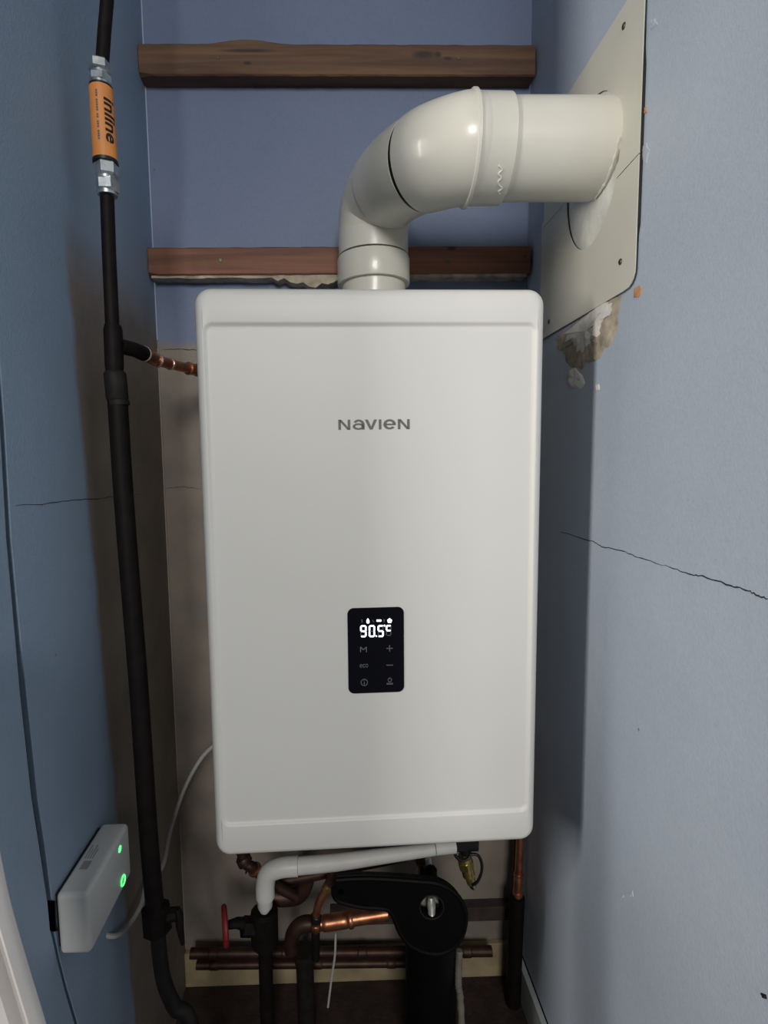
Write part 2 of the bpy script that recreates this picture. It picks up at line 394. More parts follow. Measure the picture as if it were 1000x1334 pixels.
screw(287, 339, 1.018, bt2, .0036, 'screw'); screw(583, 341, 1.018, bt2, .0036, 'screw'); screw(683, 334, 1.018, bt2, .0036, 'screw')
# dried plaster stuck under the lower batten
rnd = random.Random(4); lo = []
x0, x1 = XL+.004, XR-.012; n = 60
for i in range(n+1):
    x = x0+(x1-x0)*i/n; t = i/n
    d = .0035+.002*rnd.random() + (.012*math.exp(-((t-.43)/.045)**2)) + (.006 if .33 < t < .5 and i % 3 else 0)
    if t > .6: d = .004+.001*rnd.random()
    lo.append((x, 1.0215, zB0-d))
bm = bmesh.new(); poly(bm, [(x0, 1.0215, zB0+.0004), (x1, 1.0215, zB0+.0004)]+lo[::-1], (0, .028, 0))
obj('plaster_residue', bm, 'plaster', bt2)

# ================================================================ water heater
HX0, HX1, HZ0, HZ1, HY = -.1785, .2765, .5505, 1.3205, .715
heater = thing('water_heater', 'white wall-hung tankless water heater with black control panel', 'water heater', ((HX0+HX1)/2, 1.04, HZ0))
def ring_mesh(specs, cap_first=True, cap_last=True, n=8):
    bm = bmesh.new(); rings = []
    for x0, z0, x1, z1, r, y in specs:
        rings.append([bm.verts.new((x, y, z)) for x, z in rrect(x0, z0, x1, z1, r, n)])
    m = len(rings[0])
    for a, b in zip(rings, rings[1:]):
        for k in range(m): bm.faces.new((a[k], a[(k+1) % m], b[(k+1) % m], b[k]))
    if cap_first: bm.faces.new(rings[0])
    if cap_last: bm.faces.new(rings[-1])
    return bm
heater.location.z = HZ0
sp = []
def ins(a, y, r=.022): return (HX0+a, HZ0+a, HX1-a, HZ1-a, max(r-a, .002), y)
sp += [ins(0, HY+.10), ins(0, HY+.05), ins(0, HY+.018)]
for k in range(1, 7):
    a = math.radians(90*k/6); sp.append(ins(.012*(1-math.cos(a)), HY+.018-.018*math.sin(a)))
rx0, rz0, rx1, rz1 = onY(267.5, 450, HY).x, onY(480, 1063, HY).z, onY(698.5, 450, HY).x, onY(480, 422, HY).z
def rec(a, y, r=.012): return (rx0+a, rz0+a, rx1-a, rz1-a, r-a, y)
sp += [rec(-.0012, HY), rec(0, HY+.0003), rec(.0014, HY+.0014), rec(.0030, HY+.0030), rec(.0046, HY+.0036), rec(.006, HY+.0037)]
fc = obj('front_cover', ring_mesh(sp, True, True), 'enamel', heater, True, .9)
body = obj('casing', ring_mesh([(HX0+.002, HZ0+.004, HX1-.002, HZ1-.002, .012, HY+.1005), (HX0+.002, HZ0+.004, HX1-.002, HZ1-.002, .012, YB-.0005)]), 'casing', heater, True)
FY = HY+.0037   # face of the recessed panel
def fp(x, y): p = onY(x, y, FY); return p.x, p.z
# brand lettering, all letters at one height
xa, za = fp(440, 560.5); xb, zb = fp(532, 546.5)
bm = bmesh.new()
def gl(pts): poly(bm, [(xa+(xb-xa)*(x-222)/513, FY, zb-(zb-za)*(y-150)/80) for x, y in pts], (0, -.0005, 0))
def ringseg(cx, cy, rx, ry, tx, ty, a0, a1, n=16):
    for k in range(n):
        p, q = math.radians(a0+(a1-a0)*k/n), math.radians(a0+(a1-a0)*(k+1)/n)
        gl([(cx+rx*math.cos(p), cy-ry*math.sin(p)), (cx+rx*math.cos(q), cy-ry*math.sin(q)), (cx+(rx-tx)*math.cos(q), cy-(ry-ty)*math.sin(q)), (cx+(rx-tx)*math.cos(p), cy-(ry-ty)*math.sin(p))])
for x in (222, 649):
    gl([(x, 150), (x+19, 150), (x+19, 230), (x, 230)]); gl([(x+67, 150), (x+86, 150), (x+86, 230), (x+67, 230)])
    gl([(x+1, 150), (x+22, 150), (x+85, 230), (x+64, 230)])
ringseg(368, 190, 42, 41, 20, 16, 0, 150); gl([(390, 188), (410, 188), (410, 230), (390, 230)])
ringseg(366, 205, 42, 26, 19, 14, 0, 360, 24)
gl([(412, 150), (434, 150), (457, 207), (478, 150), (500, 150), (467, 230), (446, 230)])
gl([(512, 150), (531, 150), (531, 230), (512, 230)])
ringseg(590, 190, 45, 41, 21, 16, 0, 322, 26); gl([(560, 184), (634, 184), (634, 197), (560, 197)])
o = obj('logo', bm, 'logo_ink', heater); o['label'] = 'grey lettering on the front cover'
# control panel
x0, z0 = fp(453, 900); x1, z1 = fp(524.5, 788.5)
cp = obj('control_panel', ring_mesh([(x0, z0, x1, z1, .0085, FY+.0006), (x0, z0, x1, z1, .0085, FY-.0008), (x0+.0006, z0+.0006, x1-.0006, z1-.0006, .008, FY-.0014)], n=6), 'panel_glass', heater, True, .5)
cp['label'] = 'black glass control panel with lit digits'
PY = FY-.0014
def px_(x, y): p = onY(x, y, PY); return p.x, p.z
def bar(bm, xa, ya, xb, yb, wpx):
    """a stroke on the panel from one panel point to another (pixel units of the panel)"""
    a = Vector((*px_(xa, ya), 0)); b = Vector((*px_(xb, yb), 0)); d = (b-a); l = d.length; d.normalize()
    q = Vector((-d.y, d.x, 0)); wd = wpx*.00102/2; pts = []
    for s, e in ((a, -1), (b, 1)):
        pass
    cn = [a+q*wd, a-d*wd*.7, a-q*wd, b-q*wd, b+d*wd*.7, b+q*wd]
    poly(bm, [(c.x, PY, c.y) for c in cn], (0, -.0003, 0))
SEG = {'a': (0, 0, 1, 0), 'b': (1, 0, 1, .5), 'c': (1, .5, 1, 1), 'd': (0, 1, 1, 1), 'e': (0, .5, 0, 1), 'f': (0, 0, 0, .5), 'g': (0, .5, 1, .5)}
def digit(on, x, y, wd, ht, th=2.1, gap=.7):
    bon, boff = bmesh.new(), bmesh.new()
    for k, (a, b, c, d) in SEG.items():
        sl = -.5
        A = [x+a*wd, y+b*ht]; B = [x+c*wd, y+d*ht]
        if b == d: A[0] += gap; B[0] -= gap
        else: A[1] += gap; B[1] -= gap
        bar(bon if k in on else boff, *A, *B, th if k in on else 1.2)
    o = obj('digit', bon, 'segment', cp); o['label'] = 'lit digit'
    if len(on) < 7: obj('unlit_segment', boff, 'segment_off', cp)
    else: boff.free()
digit('abcdfg', 469, 813, 6.2, 13.5); digit('abcdef', 480, 813, 6.2, 13.5); digit('acdfg', 491.5, 813, 6, 13.5)
digit('afg', 502, 813, 5.6, 12.5, 2.0)
bm = bmesh.new(); bar(bm, 488.6, 826.2, 489.2, 826.2, 2.2); obj('decimal_point', bm, 'segment', cp)
bm = bmesh.new(); bar(bm, 499.2, 812.5, 499.8, 813.2, 2.4); obj('degree_mark', bm, 'segment', cp)
def icon(pts, m='segment'):
    bm = bmesh.new(); poly(bm, [(px_(x, y)[0], PY, px_(x, y)[1]) for x, y in pts], (0, -.0003, 0)); return obj('icon', bm, m, cp)
icon([(478, 803), (479.8, 806), (480, 808.4), (478.8, 809.8), (477.2, 809.8), (476, 808.4), (476.2, 806)])
icon([(489.5, 805), (495, 805), (495.6, 806.2), (495, 807.6), (489.5, 807.6), (489, 806.2)])
icon([(506, 803.2), (509.2, 805.6), (508.2, 809.2), (503.9, 809.2), (503, 805.6)])
icon([(469.5, 804.5), (471, 804.5), (471, 808.5), (469.5, 808.5)], 'segment_off'); icon([(484, 805), (486, 808), (485, 808.5), (483.4, 805.5)], 'segment_off'); icon([(498, 804.5), (500, 804.5), (499, 808.5), (498, 808.5)], 'segment_off')
def sym(name, strokes, wd=.9):
    bm = bmesh.new()
    for s in strokes: bar(bm, *s, wd)
    return obj(name, bm, 'print', cp)
sym('touch_button', [(468.5, 846.5, 468.5, 840), (468.5, 840, 472.3, 843.8), (472.3, 843.8, 476, 840), (476, 840, 476, 846.5)], 1.0)
sym('touch_button', [(502, 842.2, 510, 842.2), (506, 838.2, 506, 846.2)])
sym('touch_button', [(502, 863.8, 510.3, 863.8)])
def arc(cx, cy, r, a0=0, a1=360, n=14):
    P = [(cx+r*math.cos(math.radians(a0+(a1-a0)*k/n)), cy+r*math.sin(math.radians(a0+(a1-a0)*k/n))) for k in range(n+1)]
    return [(*a, *b) for a, b in zip(P, P[1:])]
sym('touch_button', arc(473.3, 885.8, 4.2)+[(473.3, 884.8, 473.3, 888.6), (473.3, 882.9, 473.3, 883.4)], .8)
sym('touch_button', arc(506.3, 883, 2.4, -60, 240, 10)+[(506.3, 879.6, 506.3, 882)]+[(502.3, 887.2, 510.2, 887.2), (502.3, 888.4, 510.2, 888.4)], .7)
xa, za = px_(467.5, 866.5); xb, zb = px_(478.2, 861.8)
obj('touch_button', fit(text_mesh('eco', 1, -.01), xa, za, xb, zb, PY), 'print', cp)
# stubs below the casing
for x, y, m in ((465, 1104, 'brass'), (531, 1100, 'black')):
    p = onY(x, y, .86); obj('pipe_stub', profm((p.x, .86, HZ0+.006), (0, 0, -1), [(0, .010), (.052, .010), (.054, .012), (.066, .012), (.068, .008)] if m == 'brass' else [(0, .008), (.048, .008), (.056, .006)], 12), m, heater, True, .5)

# ================================================================ flue
flue = thing('flue_pipe', 'white plastic flue pipe bending from the heater top into the right wall', 'pipe', (.067, .948, HZ1))
VY = .948
K = [onY(485.5, 374, VY), onY(486, 330, VY), onY(486.5, 297, VY-.002), onY(492, 264, VY-.022), onY(514, 236, .868), onY(553, 212, .796), onY(604, 197, .7655)]
hz = onY(700, 196.5, .765).z
fx = K[1].x; K[0] = Vector((fx, VY, HZ1+.03)); K[1] = Vector((fx, VY, K[1].z)); K[2] = Vector((fx+.001, VY-.002, K[2].z))
xr = K[-1].x+.004; K[-1] = Vector((K[-1].x-.002, .7655, hz))
path = catmull(K+[Vector((xr+.02, .765, hz)), Vector((XR-.02, .765, hz))], 24)
def sub(a, b, rr, name, m='pvc', seg=56):
    """rr = [(fraction, radius), ...] along the part of the flue path from index a to b"""
    P_ = path[a:b+1]; out = []
    for k in range(len(P_)):
        t = k/(len(P_)-1)
        for (t0, r0_), (t1, r1_) in zip(rr, rr[1:]):
            if t <= t1+1e-9: out.append(r0_+(r1_-r0_)*(t-t0)/(t1-t0)); break
    return obj(name, tubem(P_, out, seg), m, flue, True, .45)
obj('adaptor', profm((fx, VY, HZ1-.0015), (0, 0, 1), [(0, .064), (.012, .064), (.014, .054), (.12, .054)], 48), 'pvc', flue, True, .5)
obj('socket', profm((fx, VY, 1.396), (0, 0, 1), [(0, .054), (0, .0605), (.002, .0612), (.040, .0612), (.043, .0600), (.043, .05)], 56), 'pvc', flue, True, .5)
sub(22, 98, [(0, .0588), (.5, .0592), (1, .0600)], 'elbow')
sub(88, 118, [(0, .0608), (1, .0622)], 'socket')
sub(117, 119, [(0, .0612), (1, .0612)], 'seal_ring', 'iron_grey')
sub(119, 162, [(0, .0634), (.12, .0644), (.5, .0650), (1, .0648)], 'elbow')
obj('coupling', profm((xr-.001, .7655, hz), (1, 0, 0), [(0, .056), (0, .0665), (.0012, .0688), (.0045, .0688), (.0065, .0656), (.0080, .0652), (.050, .0646), (.0515, .0636), (.0515, .056)], 64), 'pvc', flue, True, .5)
obj('pipe', profm((xr+.03, .765, hz), (1, 0, 0), [(0, .0606), (XR-.002-xr-.03, .0606)], 64), 'pvc', flue, True, .5)
# smear of dried sealant on the coupling
rnd = random.Random(8); pts = []
for i in range(9):
    a = math.radians(42+i*4.2); pts.append(Vector((xr+.028+.006*rnd.random()+i*.0012, .7655-math.cos(a)*.0648, hz-math.sin(a)*.0648)))
obj('sealant', tubem(catmull(pts, 3), .0012, 6), 'putty', flue, True)

# ================================================================ flue cover plate on the right wall
plate = thing('wall_plate', 'square cream metal cover plate around the flue on the right wall', 'plate', (XR, .84, 1.31))
PX = XR-.0045
pc = lambda x, y: onX(x, y, PX)
nearY, farY = onX(832, 200, PX).y, onX(706, 400, PX).y
z_top, z_bot = pc(816, 1).z, pc(790, 392).z
hc = pc(779, 226); hcY, hcZ = .788, 1.483
# measure the hole from the points seen on its rim
hb = pc(762, 325); hr = pc(808, 200)
hcY, hcZ, hry, hrz = .789, hz-.018, .079, .098
cutY0, cutZ0 = nearY, pc(832, 200).z; cutY1, cutZ1 = pc(807, 228).y, pc(807, 228).z
print('plate', nearY, farY, z_top, z_bot, 'hole', hb, hr, hz, 'cut', cutY0, cutZ0, cutY1, cutZ1)
def ell(a): return (hcY+hry*math.cos(a), hcZ+hrz*math.sin(a))
# angle on the rim (near side = -Y) where the saw cut meets, and the opposite one
aC = math.pi-math.asin(max(-1, min(1, (cutZ1-hcZ)/hrz)))
if aC < math.pi: aC = 2*math.pi-aC if cutZ1 < hcZ else aC
aF = 0.0
def corner(cy, cz, r, a0):
    return [(cy+r*math.cos(math.radians(a0+90*k/5)), cz+r*math.sin(math.radians(a0+90*k/5))) for k in range(6)]
g = .0006
up = [(nearY, cutZ0+g)] + [(nearY+.012*(1-math.cos(math.radians(18*k))), z_top-.012*(1-math.sin(math.radians(18*k)))) for k in range(6)] \
    + [(farY, z_top), (farY, hcZ)] + [ell(a) for a in [aF+(aC-.005-aF)*k/24 for k in range(25)]]
lowp = [(farY, hcZ-.001)]
notch = pc(705, 292).z
lowp += [(farY+.0, notch+.002), (farY+.010, notch-.004)]
lowp += [(farY+.010, z_bot), (nearY+.026, z_bot)]
lowp += [(nearY+.020-.020*math.sin(math.radians(18*k)), z_bot+.020-.020*math.cos(math.radians(18*k))) for k in range(1, 6)]
lowp += [(nearY, cutZ0-g)] + [ell(a) for a in [aC+.012+(2*math.pi-aC-.02)*k/24 for k in range(25)]]
def lift(P, x): return [(x, a, b) for a, b in P]
for P in (up, lowp):
    o = obj('plate_half', polym(lift(P, PX), (.0012, 0, 0)), 'plate', plate)
obj('gasket', polym([(PX+.0015, nearY-.0012, z_bot+.07), (PX+.0015, nearY-.0012, z_top-.10), (PX+.0015, nearY+.006, z_top-.04), (PX+.0015, nearY+.006, z_bot+.04)], (.0028, 0, 0)), 'black', plate)
bm = bmesh.new(); pts = [(PX+.0035, *ell(2*math.pi*k/40)) for k in range(40)]
lumps(bm, pts, (-.0045, 0, 0), .12, 9, 0); obj('putty', bm, 'putty', plate, True)
# bead where the pipe leaves the putty
bm = bmesh.new(); rnd = random.Random(2)
pts = [(XR-.0085+rnd.uniform(-.0005, .0005), .765+.0610*math.cos(a), hz+.0610*math.sin(a)) for a in [math.radians(195+3*k) for k in range(0, 26)]]
tube(bm, pts, [.0014*rnd.uniform(.6, 1.5) for _ in pts], 8); obj('sealant_bead', bm, 'putty', plate, True)
for x, y in ((812.5, 34), (808, 341), (715, 419)):
    p = pc(x, y); bm = profm(p+Vector((.001, 0, 0)), (-1, 0, 0), [(0, .0040), (.0016, .0040), (.0026, .0028), (.0026, .0012), (.0014, .0010)], 14)
    obj('screw', bm, 'screw', plate, True, .5)

# ================================================================ gas pipe on the left wall
GX, GY = -.311, .728
gas = thing('gas_pipe', 'black iron gas pipe running up the left wall', 'pipe', (GX, GY, .2))
def gp(x, y): p = onY(x, y, GY); return p
uz = lambda y: onY(145, y, GY).z
# upper run (thin), tapering fittings
top = gp(144, -60); top.z = ZT
upA = [Vector((gp(139.5, 0).x-.001, GY, ZT)), gp(139.5, 0), gp(134, 60), gp(132.8, 82)]
obj('pipe', tubem([Vector((gp(139.5, 0).x+.002, GY, ZT-.002)), gp(139.5, 0), gp(136, 40), gp(133.2, 80)], .0080, 20), 'iron', gas, True, .5)
obj('pipe', tubem([gp(139.5, 257), gp(142, 330), gp(146.5, 430)], [.0086, .0086, .0088], 20), 'iron', gas, True, .5)
obj('tee', tubem([gp(147, 424), gp(147.2, 430), gp(149, 478), gp(149.2, 484)], [.0105, .0118, .0118, .0110], 20), 'iron', gas, True, .5)
obj('coupling', tubem([gp(149.5, 484), gp(149.7, 487), gp(152.8, 519), gp(153, 522)], [.0125, .0142, .0142, .0128], 24), 'iron_grey', gas, True, .5)
obj('pipe', tubem(catmull([gp(153, 520), gp(162, 660), gp(173, 800), gp(181, 900), gp(193, 1080), gp(203.5, 1200)], 6), .0128, 24), 'iron', gas, True, .5)
obj('pipe_clamp', tubem([gp(154.5, 522), gp(155, 528)], .0136, 20), 'iron_grey', gas, True, .5)
# lower valve cluster
vz = gp(204, 1200)
obj('union', tubem([gp(202.5, 1180), gp(202.8, 1184), gp(205, 1210), gp(205.4, 1214)], [.0135, .021, .021, .0135], 8), 'iron', gas, True, .5)
bm = tubem([gp(205, 1196), gp(222, 1192), gp(231, 1190)], [.012, .010, .009], 8); obj('valve_stem', bm, 'iron', gas, True, .5)
bm = bmesh.new(); a = gp(233, 1187); tube(bm, [gp(230, 1184), gp(233, 1192), gp(234, 1208), gp(238, 1230)], [.005, .0065, .0055, .003], 8); h = obj('valve_lever', bm, 'iron', gas, True); 
hose = obj('pipe_bend', tubem(catmull([gp(205.2, 1212), gp(208, 1245), gp(214, 1280), gp(228, 1312), gp(250, 1340), Vector((gp(275, 1400).x, GY+.01, .011))], 6), .0108, 20), 'iron_grey', gas, True)
# branch socket
t0 = Vector((GX, GY, gp(150, 450).z)); 
tb = gp(150, 450)
br = [tb+Vector((.004, .004, 0)), Vector((tb.x+.016, GY+.022, tb.z-.001)), Vector((tb.x+.021, GY+.045, tb.z-.002))]
obj('tee_branch', tubem(br, [.0098, .0098, .0104], 18), 'iron', gas, True, .5)
# copper branch line
b0 = br[-1]
cpath = [b0, onY(188, 461, .80), onY(207, 470, .835), onY(235, 477.5, .885), onY(262, 483, .93), Vector((HX0+.004, .965, onY(262, 483, .93).z))]
cpath[-1].y = .99
cu = thing('copper_pipe', 'copper pipe branching from the black gas pipe to the heater side', 'pipe', tuple(cpath[0]))
obj('tube', tubem(catmull(cpath, 6), .0078, 16), 'copper', cu, True)
def fitting(nm, a, b, r, m='copper', parent=cu, seg=14): return obj(nm, tubem([a, a.lerp(b, .12), a.lerp(b, .88), b], [r*.86, r, r, r*.86], seg), m, parent, True, .5)
cc = catmull(cpath, 10)
for s, e_, r, m in ((1, 2, .0108, 'solder'), (2, 9, .0098, 'copper'), (9, 10, .0106, 'solder'), (12, 18, .0098, 'copper'), (19, 20, .0104, 'solder'), (25, 26, .0092, 'solder'), (34, 35, .0105, 'copper'), (35, 38, .0094, 'copper'), (38, 39, .0105, 'copper')):
    fitting('solder_ring' if m == 'solder' else 'fitting', cc[s], cc[e_], r, m)

# orange labelled sensor cylinder between galvanised unions
reg = thing('inline_connector', 'orange cylinder with black lettering between steel nuts on the gas pipe', 'fitting', tuple(gp(140, 255)))
a0, a1 = gp(131.5, 116), gp(137.5, 212); ax = (a1-a0).normalized(); L_ = (a1-a0).length
def at(y): return a0+(a1-a0)*((y-116)/96)
def nut(y0, y1, r, rot=0, nm='hex_nut', dx=0):
    A, B = at(y0)+Vector((dx, 0, 0)), at(y1)+Vector((dx, 0, 0))
    return obj(nm, tubem([A, A.lerp(B, .15), A.lerp(B, .85), B], [r*.88, r, r, r*.88], 6, rot), 'galv', reg)
nut(81, 95, .0138, .2); obj('hub', tubem([at(94), at(100)], .0105, 18), 'galv', reg, True, .5); nut(98, 110, .0134, .5)
obj('hub', tubem([at(109), at(115)], .0118, 20), 'galv', reg, True, .5)
obj('seal_ring', tubem([at(113.5), at(117)], .0140, 28), 'black', reg, True, .5); obj('seal_ring', tubem([at(210), at(214)], .0154, 28), 'black', reg, True, .5)
RR = .0148
oc = obj('sleeve', tubem([at(116.5), at(211)], [.0142, RR], 40), 'orange', reg, True, .5); oc['label'] = 'orange plastic sleeve'
nut(213, 232, .0150, .1, dx=.0008); obj('hub', tubem([at(231), at(236)], .0118, 18), 'galv', reg, True, .5); nut(235, 252, .0146, .45, dx=.0012)
obj('hub', tubem([at(250), at(256)], .0120, 18), 'galv', reg, True, .5)
# lettering wrapped round the sleeve, reading downwards
view = (a0+a1)/2-Vector((0, 0, CZ)); view.z = 0; view.normalize(); right = Vector((view.y, -view.x, 0))
def wrap(s, y0, y1, ang0, ang1, m, bold, shear=0, name='lettering'):
    bm = text_mesh(s, 1, bold, .0, shear)
    bmesh.ops.triangulate(bm, faces=bm.faces)
    for _ in range(3):
        bmesh.ops.subdivide_edges(bm, edges=[e for e in bm.edges if e.calc_length() > .12], cuts=1)
        bmesh.ops.triangulate(bm, faces=bm.faces)
    xs = [v.co.x for v in bm.verts]; ys = [v.co.y for v in bm.verts]
    for v in bm.verts:
        t = (v.co.x-min(xs))/(max(xs)-min(xs)); u = (v.co.y-min(ys))/(max(ys)-min(ys))
        c = at(y0+(y1-y0)*t); ang = math.radians(ang0+(ang1-ang0)*u)
        q = right*math.sin(ang)-view*math.cos(ang); q = (q-ax*q.dot(ax)).normalized()
        v.co = c+q*(.01425+.0006*((y0+(y1-y0)*t-116)/96)+.00025)
    return obj(name, bm, m, oc)
wrap('inline', 134, 192, 8, 66, 'black', .022, .12)
wrap('--- ----- -- --- ----', 126, 190, -28, -19, 'logo_ink', 0); 

# ================================================================ wifi box on the left wall
bw = onX(72, 1150, XL); bf = onX(128, 1083, XL)
Yn, Yfar = bw.y-.008, bf.y+.006; Ztop = (bw.z+bf.z)/2; TH = .040
Zb_ = (onX(169.5, 1153, XL+TH).z+onX(118, 1233, XL+TH).z)/2; nb = Zb_
print('box', bw, bf, nb)
wb_ = thing('wifi_module', 'white plastic box with green lights on the left wall', 'electronic device', (XL, (Yn+Yfar)/2, Zb_))
bx = obj('housing', boxm((XL+.003, Yn, Zb_), (XL+TH, Yfar, Ztop), .0065, 5), 'box_white', wb_, True, .7)
obj('gap_shade_plate', boxm((XL, Yn+.006, Zb_+.006), (XL+.0035, Yfar-.006, Ztop-.003), .001), 'black', wb_)  # black slab stands in for the shadow gap behind the housing
OX = XL+TH
def lp(x, y): return onX(x, y, OX)
c1, c2 = lp(156, 1106), lp(160, 1147)
o = obj('indicator_light', profm((OX-.0005, c1.y, c1.z), (1, 0, 0), [(0, .0044), (.001, .0044), (.0016, .0024)], 18), 'led', wb_, True); o['label'] = 'round green light'
bm = bmesh.new(); n = 28; tor = [Vector((OX+.0004, c2.y+.0062*math.cos(2*math.pi*k/n), c2.z+.0062*math.sin(2*math.pi*k/n))) for k in range(n+1)]
tube(bm, tor, .0011, 6); o = obj('indicator_light', bm, 'led', wb_, True); o['label'] = 'green light ring'
sy = (Yn+Yfar)/2
obj('sticker', boxm((XL+.012, sy-.024, Ztop-.0002), (XL+.022, sy-.010, Ztop+.0003)), 'sticker', wb_)
for i in range(4): obj('print_line', boxm((XL+.010+i*.0032, sy-.006, Ztop-.0002), (XL+.0115+i*.0032, sy+.018-(i % 2)*.007, Ztop+.0003)), 'sticker', wb_)
cab = [Vector((XL+.02, Yn+.06, Zb_+.004)), onY(133, 1222, .70), onY(150, 1219, .72), onY(168, 1205, .76), onY(184, 1178, .80), onY(192, 1150, .84), onY(212, 1128, .88), onY(222, 1082, .92), onY(240, 1028, .94), onY(262, 988, .94), onY(285, 965, .94)]
cab = [onY(128, 1216, .70)]+cab[2:]
cb = obj('cable', tubem(catmull(cab, 8), .0036, 10), 'cable_white', None, True)
tag(cb, 'thin white cable looping from the wifi box behind the black pipe', 'cable')

# ================================================================ leaning white moulding at lower left
MY = .40
tr = [onY(x, y, MY) for x, y in ((-60, 860), (-24, 1000), (0, 1118), (14, 1184), (35, 1258), (58, 1334), (84, 1420), (108, 1500))]
d = (tr[-1]-tr[-2]).normalized(); last = tr[-1]; tr.append(last+d*((last.z-.0)/-d.z))
tr = catmull(tr, 5)
profile = [(0, .002), (-.0015, -.002), (-.005, -.0045), (-.009, -.002), (-.0105, .004), (-.013, .008), (-.018, .008), (-.0195, .0), (-.021, -.004), (-.045, -.004), (-.045, .006), (0, .006)]
profile = [(a-.0035, b) for a, b in profile]
bm = bmesh.new(); rings = []
for p in tr: rings.append([bm.verts.new((p.x+a, p.y+b, p.z)) for a, b in profile])
for a, b in zip(rings, rings[1:]):
    for k in range(len(profile)): bm.faces.new((a[k], a[(k+1) % len(profile)], b[(k+1) % len(profile)], b[k]))
bm.faces.new(rings[0]); bm.faces.new(rings[-1])
mo = obj('trim_moulding', bm, 'trim_white', None, True, .9); tag(mo, 'curved white moulded trim leaning at the lower left edge', 'trim')

# ================================================================ pipework below the heater
def P(x, y, Y): return onY(x, y, Y)
# white condensate drain
dr = thing('drain_pipe', 'white plastic drain pipe with an elbow under the heater', 'pipe', tuple(P(345, 1187, .80)))
A = [P(366, 1130, .80), P(440, 1123, .82), P(575, 1105, .84)]
obj('pipe', tubem(A, [.0135, .0132, .0095], 20), 'pvc_old', dr, True, .5)
obj('elbow', tubem(catmull([P(388, 1128, .80), P(366, 1130, .80), P(350, 1137, .80), P(345.5, 1152, .80), P(345.5, 1168, .80)], 5), .0150, 22), 'pvc_old', dr, True, .5)
obj('spout', tubem([P(345.5, 1160, .80), P(345, 1180, .80), P(344, 1187, .80)], [.0128, .0118, .0070], 20), 'pvc_old', dr, True, .5)
obj('end_cap', tubem([P(566, 1105, .835), P(592, 1102.5, .84)], .0108, 18), 'pvc_old', dr, True, .5)
# copper line running behind it, corner to corner
def pipe_thing(name, label, pts, r, m, fits=(), k=6, seg=14):
    t = thing(name, label, 'pipe', tuple(pts[0])); cc = catmull(pts, k) if k else [Vector(p) for p in pts]
    obj('tube', tubem(cc, r, seg), m, t, True, .6)
    for s, e_, rr, mm in fits:
        Q = cc[s:e_+1]; Q = [Q[0]] + [Q[0].lerp(Q[1], .3)] + Q[1:-1] + [Q[-2].lerp(Q[-1], .7), Q[-1]]
        obj('fitting', tubem(Q, [rr*.88]+[rr]*(len(Q)-2)+[rr*.88], seg), mm, t, True, .6)
    return t
pipe_thing('copper_pipe', 'old copper pipe with threaded collar at the heater bottom left corner', [Vector((P(300, 1098, .84).x, .84, HZ0+.002)), P(316, 1116, .84), P(330, 1131, .84), P(352, 1150, .87), P(385, 1168, .88)], .0085, 'copper_old', ((6, 8, .0125, 'copper_old'), (9, 10, .0125, 'copper_old'), (12, 13, .0118, 'copper')))
pipe_thing('copper_pipe', 'dull copper pipe sloping just beneath the white drain pipe', [P(352, 1150, .91), P(400, 1142, .91), P(455, 1130, .91), P(520, 1116, .91), P(560, 1104, .91)], .0095, 'copper_old')
pipe_thing('copper_pipe', 'dark curved copper elbow behind the white drain pipe', [P(398, 1122, .93), P(398, 1145, .93), P(390, 1163, .93), P(372, 1168, .93), P(350, 1166, .93)], .0165, 'copper_old', ((0, 3, .019, 'copper_old'),))
pipe_thing('copper_pipe', 'bright copper pipe running right into the black filter', [P(380, 1240, .90), P(381, 1218, .90), P(394, 1204, .90), P(420, 1203, .90), P(460, 1197, .90), P(505, 1190, .90)], .0118, 'copper', ((0, 17, .0135, 'copper_old'), (18, 23, .0135, 'copper'), (23, 24, .0150, 'copper')))
pipe_thing('copper_pipe', 'narrow copper pipe curving down left of the black filter', [P(437, 1118, .85), P(431, 1145, .85), P(424, 1160, .85), P(416, 1175, .85), P(412, 1192, .85), P(411, 1212, .85), P(411, 1250, .85)], .0068, 'copper', ((0, 8, .0082, 'copper_old'), (9, 12, .0085, 'brass'), (24, 27, .0095, 'black'), (28, 30, .0085, 'copper'), (30, 36, .0075, 'iron')))
# vertical copper by the right wall
rp = thing('copper_pipe', 'bright copper riser near the right wall under the heater', 'pipe', tuple(P(674, 1175, .98)))
obj('tube', tubem([Vector((P(678, 1090, .98).x, .98, HZ0+.01)), P(677, 1100, .98), P(674, 1172, .98)], .0078, 16), 'copper', rp, True)
for ya, yb, r, m in ((1138, 1141, .0098, 'copper'), (1141, 1162, .0088, 'copper'), (1162, 1166, .0100, 'copper')):
    fitting('fitting', P(675.5-(ya-1138)*.05, ya, .98), P(675.4-(yb-1138)*.05, yb, .98), r, m, rp)
o = obj('insulation', tubem([P(673.5, 1168, .98), P(671, 1228, .98), Vector((P(669, 1240, .98).x, .98, .0))], .0145, 16), 'iron', rp, True, .5); o['label'] = 'black foam sleeve'
bp = Vector((XR-.0125, 1.0, 0))
bc = obj('corner_cable', tubem(catmull([Vector((.3555, 1.02, 1.28)), Vector((.3555, 1.02, .9)), Vector((.3550, 1.015, .6)), Vector((.3545, 1.01, .35)), Vector((.350, 1.005, .12)), Vector((.345, 1.0, .0105))], 5), [.004]*12+[.0075]*9+[.010]*5, 12), 'black_plastic', None, True)
tag(bc, 'black vertical cable in the back right corner', 'cable')
# black filter canister with ring spanner
FYc = .845
fc0 = P(562, 1182, .80)
def vcyl(cx, cy, Y, z0, steps, m, nm, par, seg=40): return obj(nm, profm((cx, Y, z0), (0, 0, 1), steps, seg), m, par, True, .5)
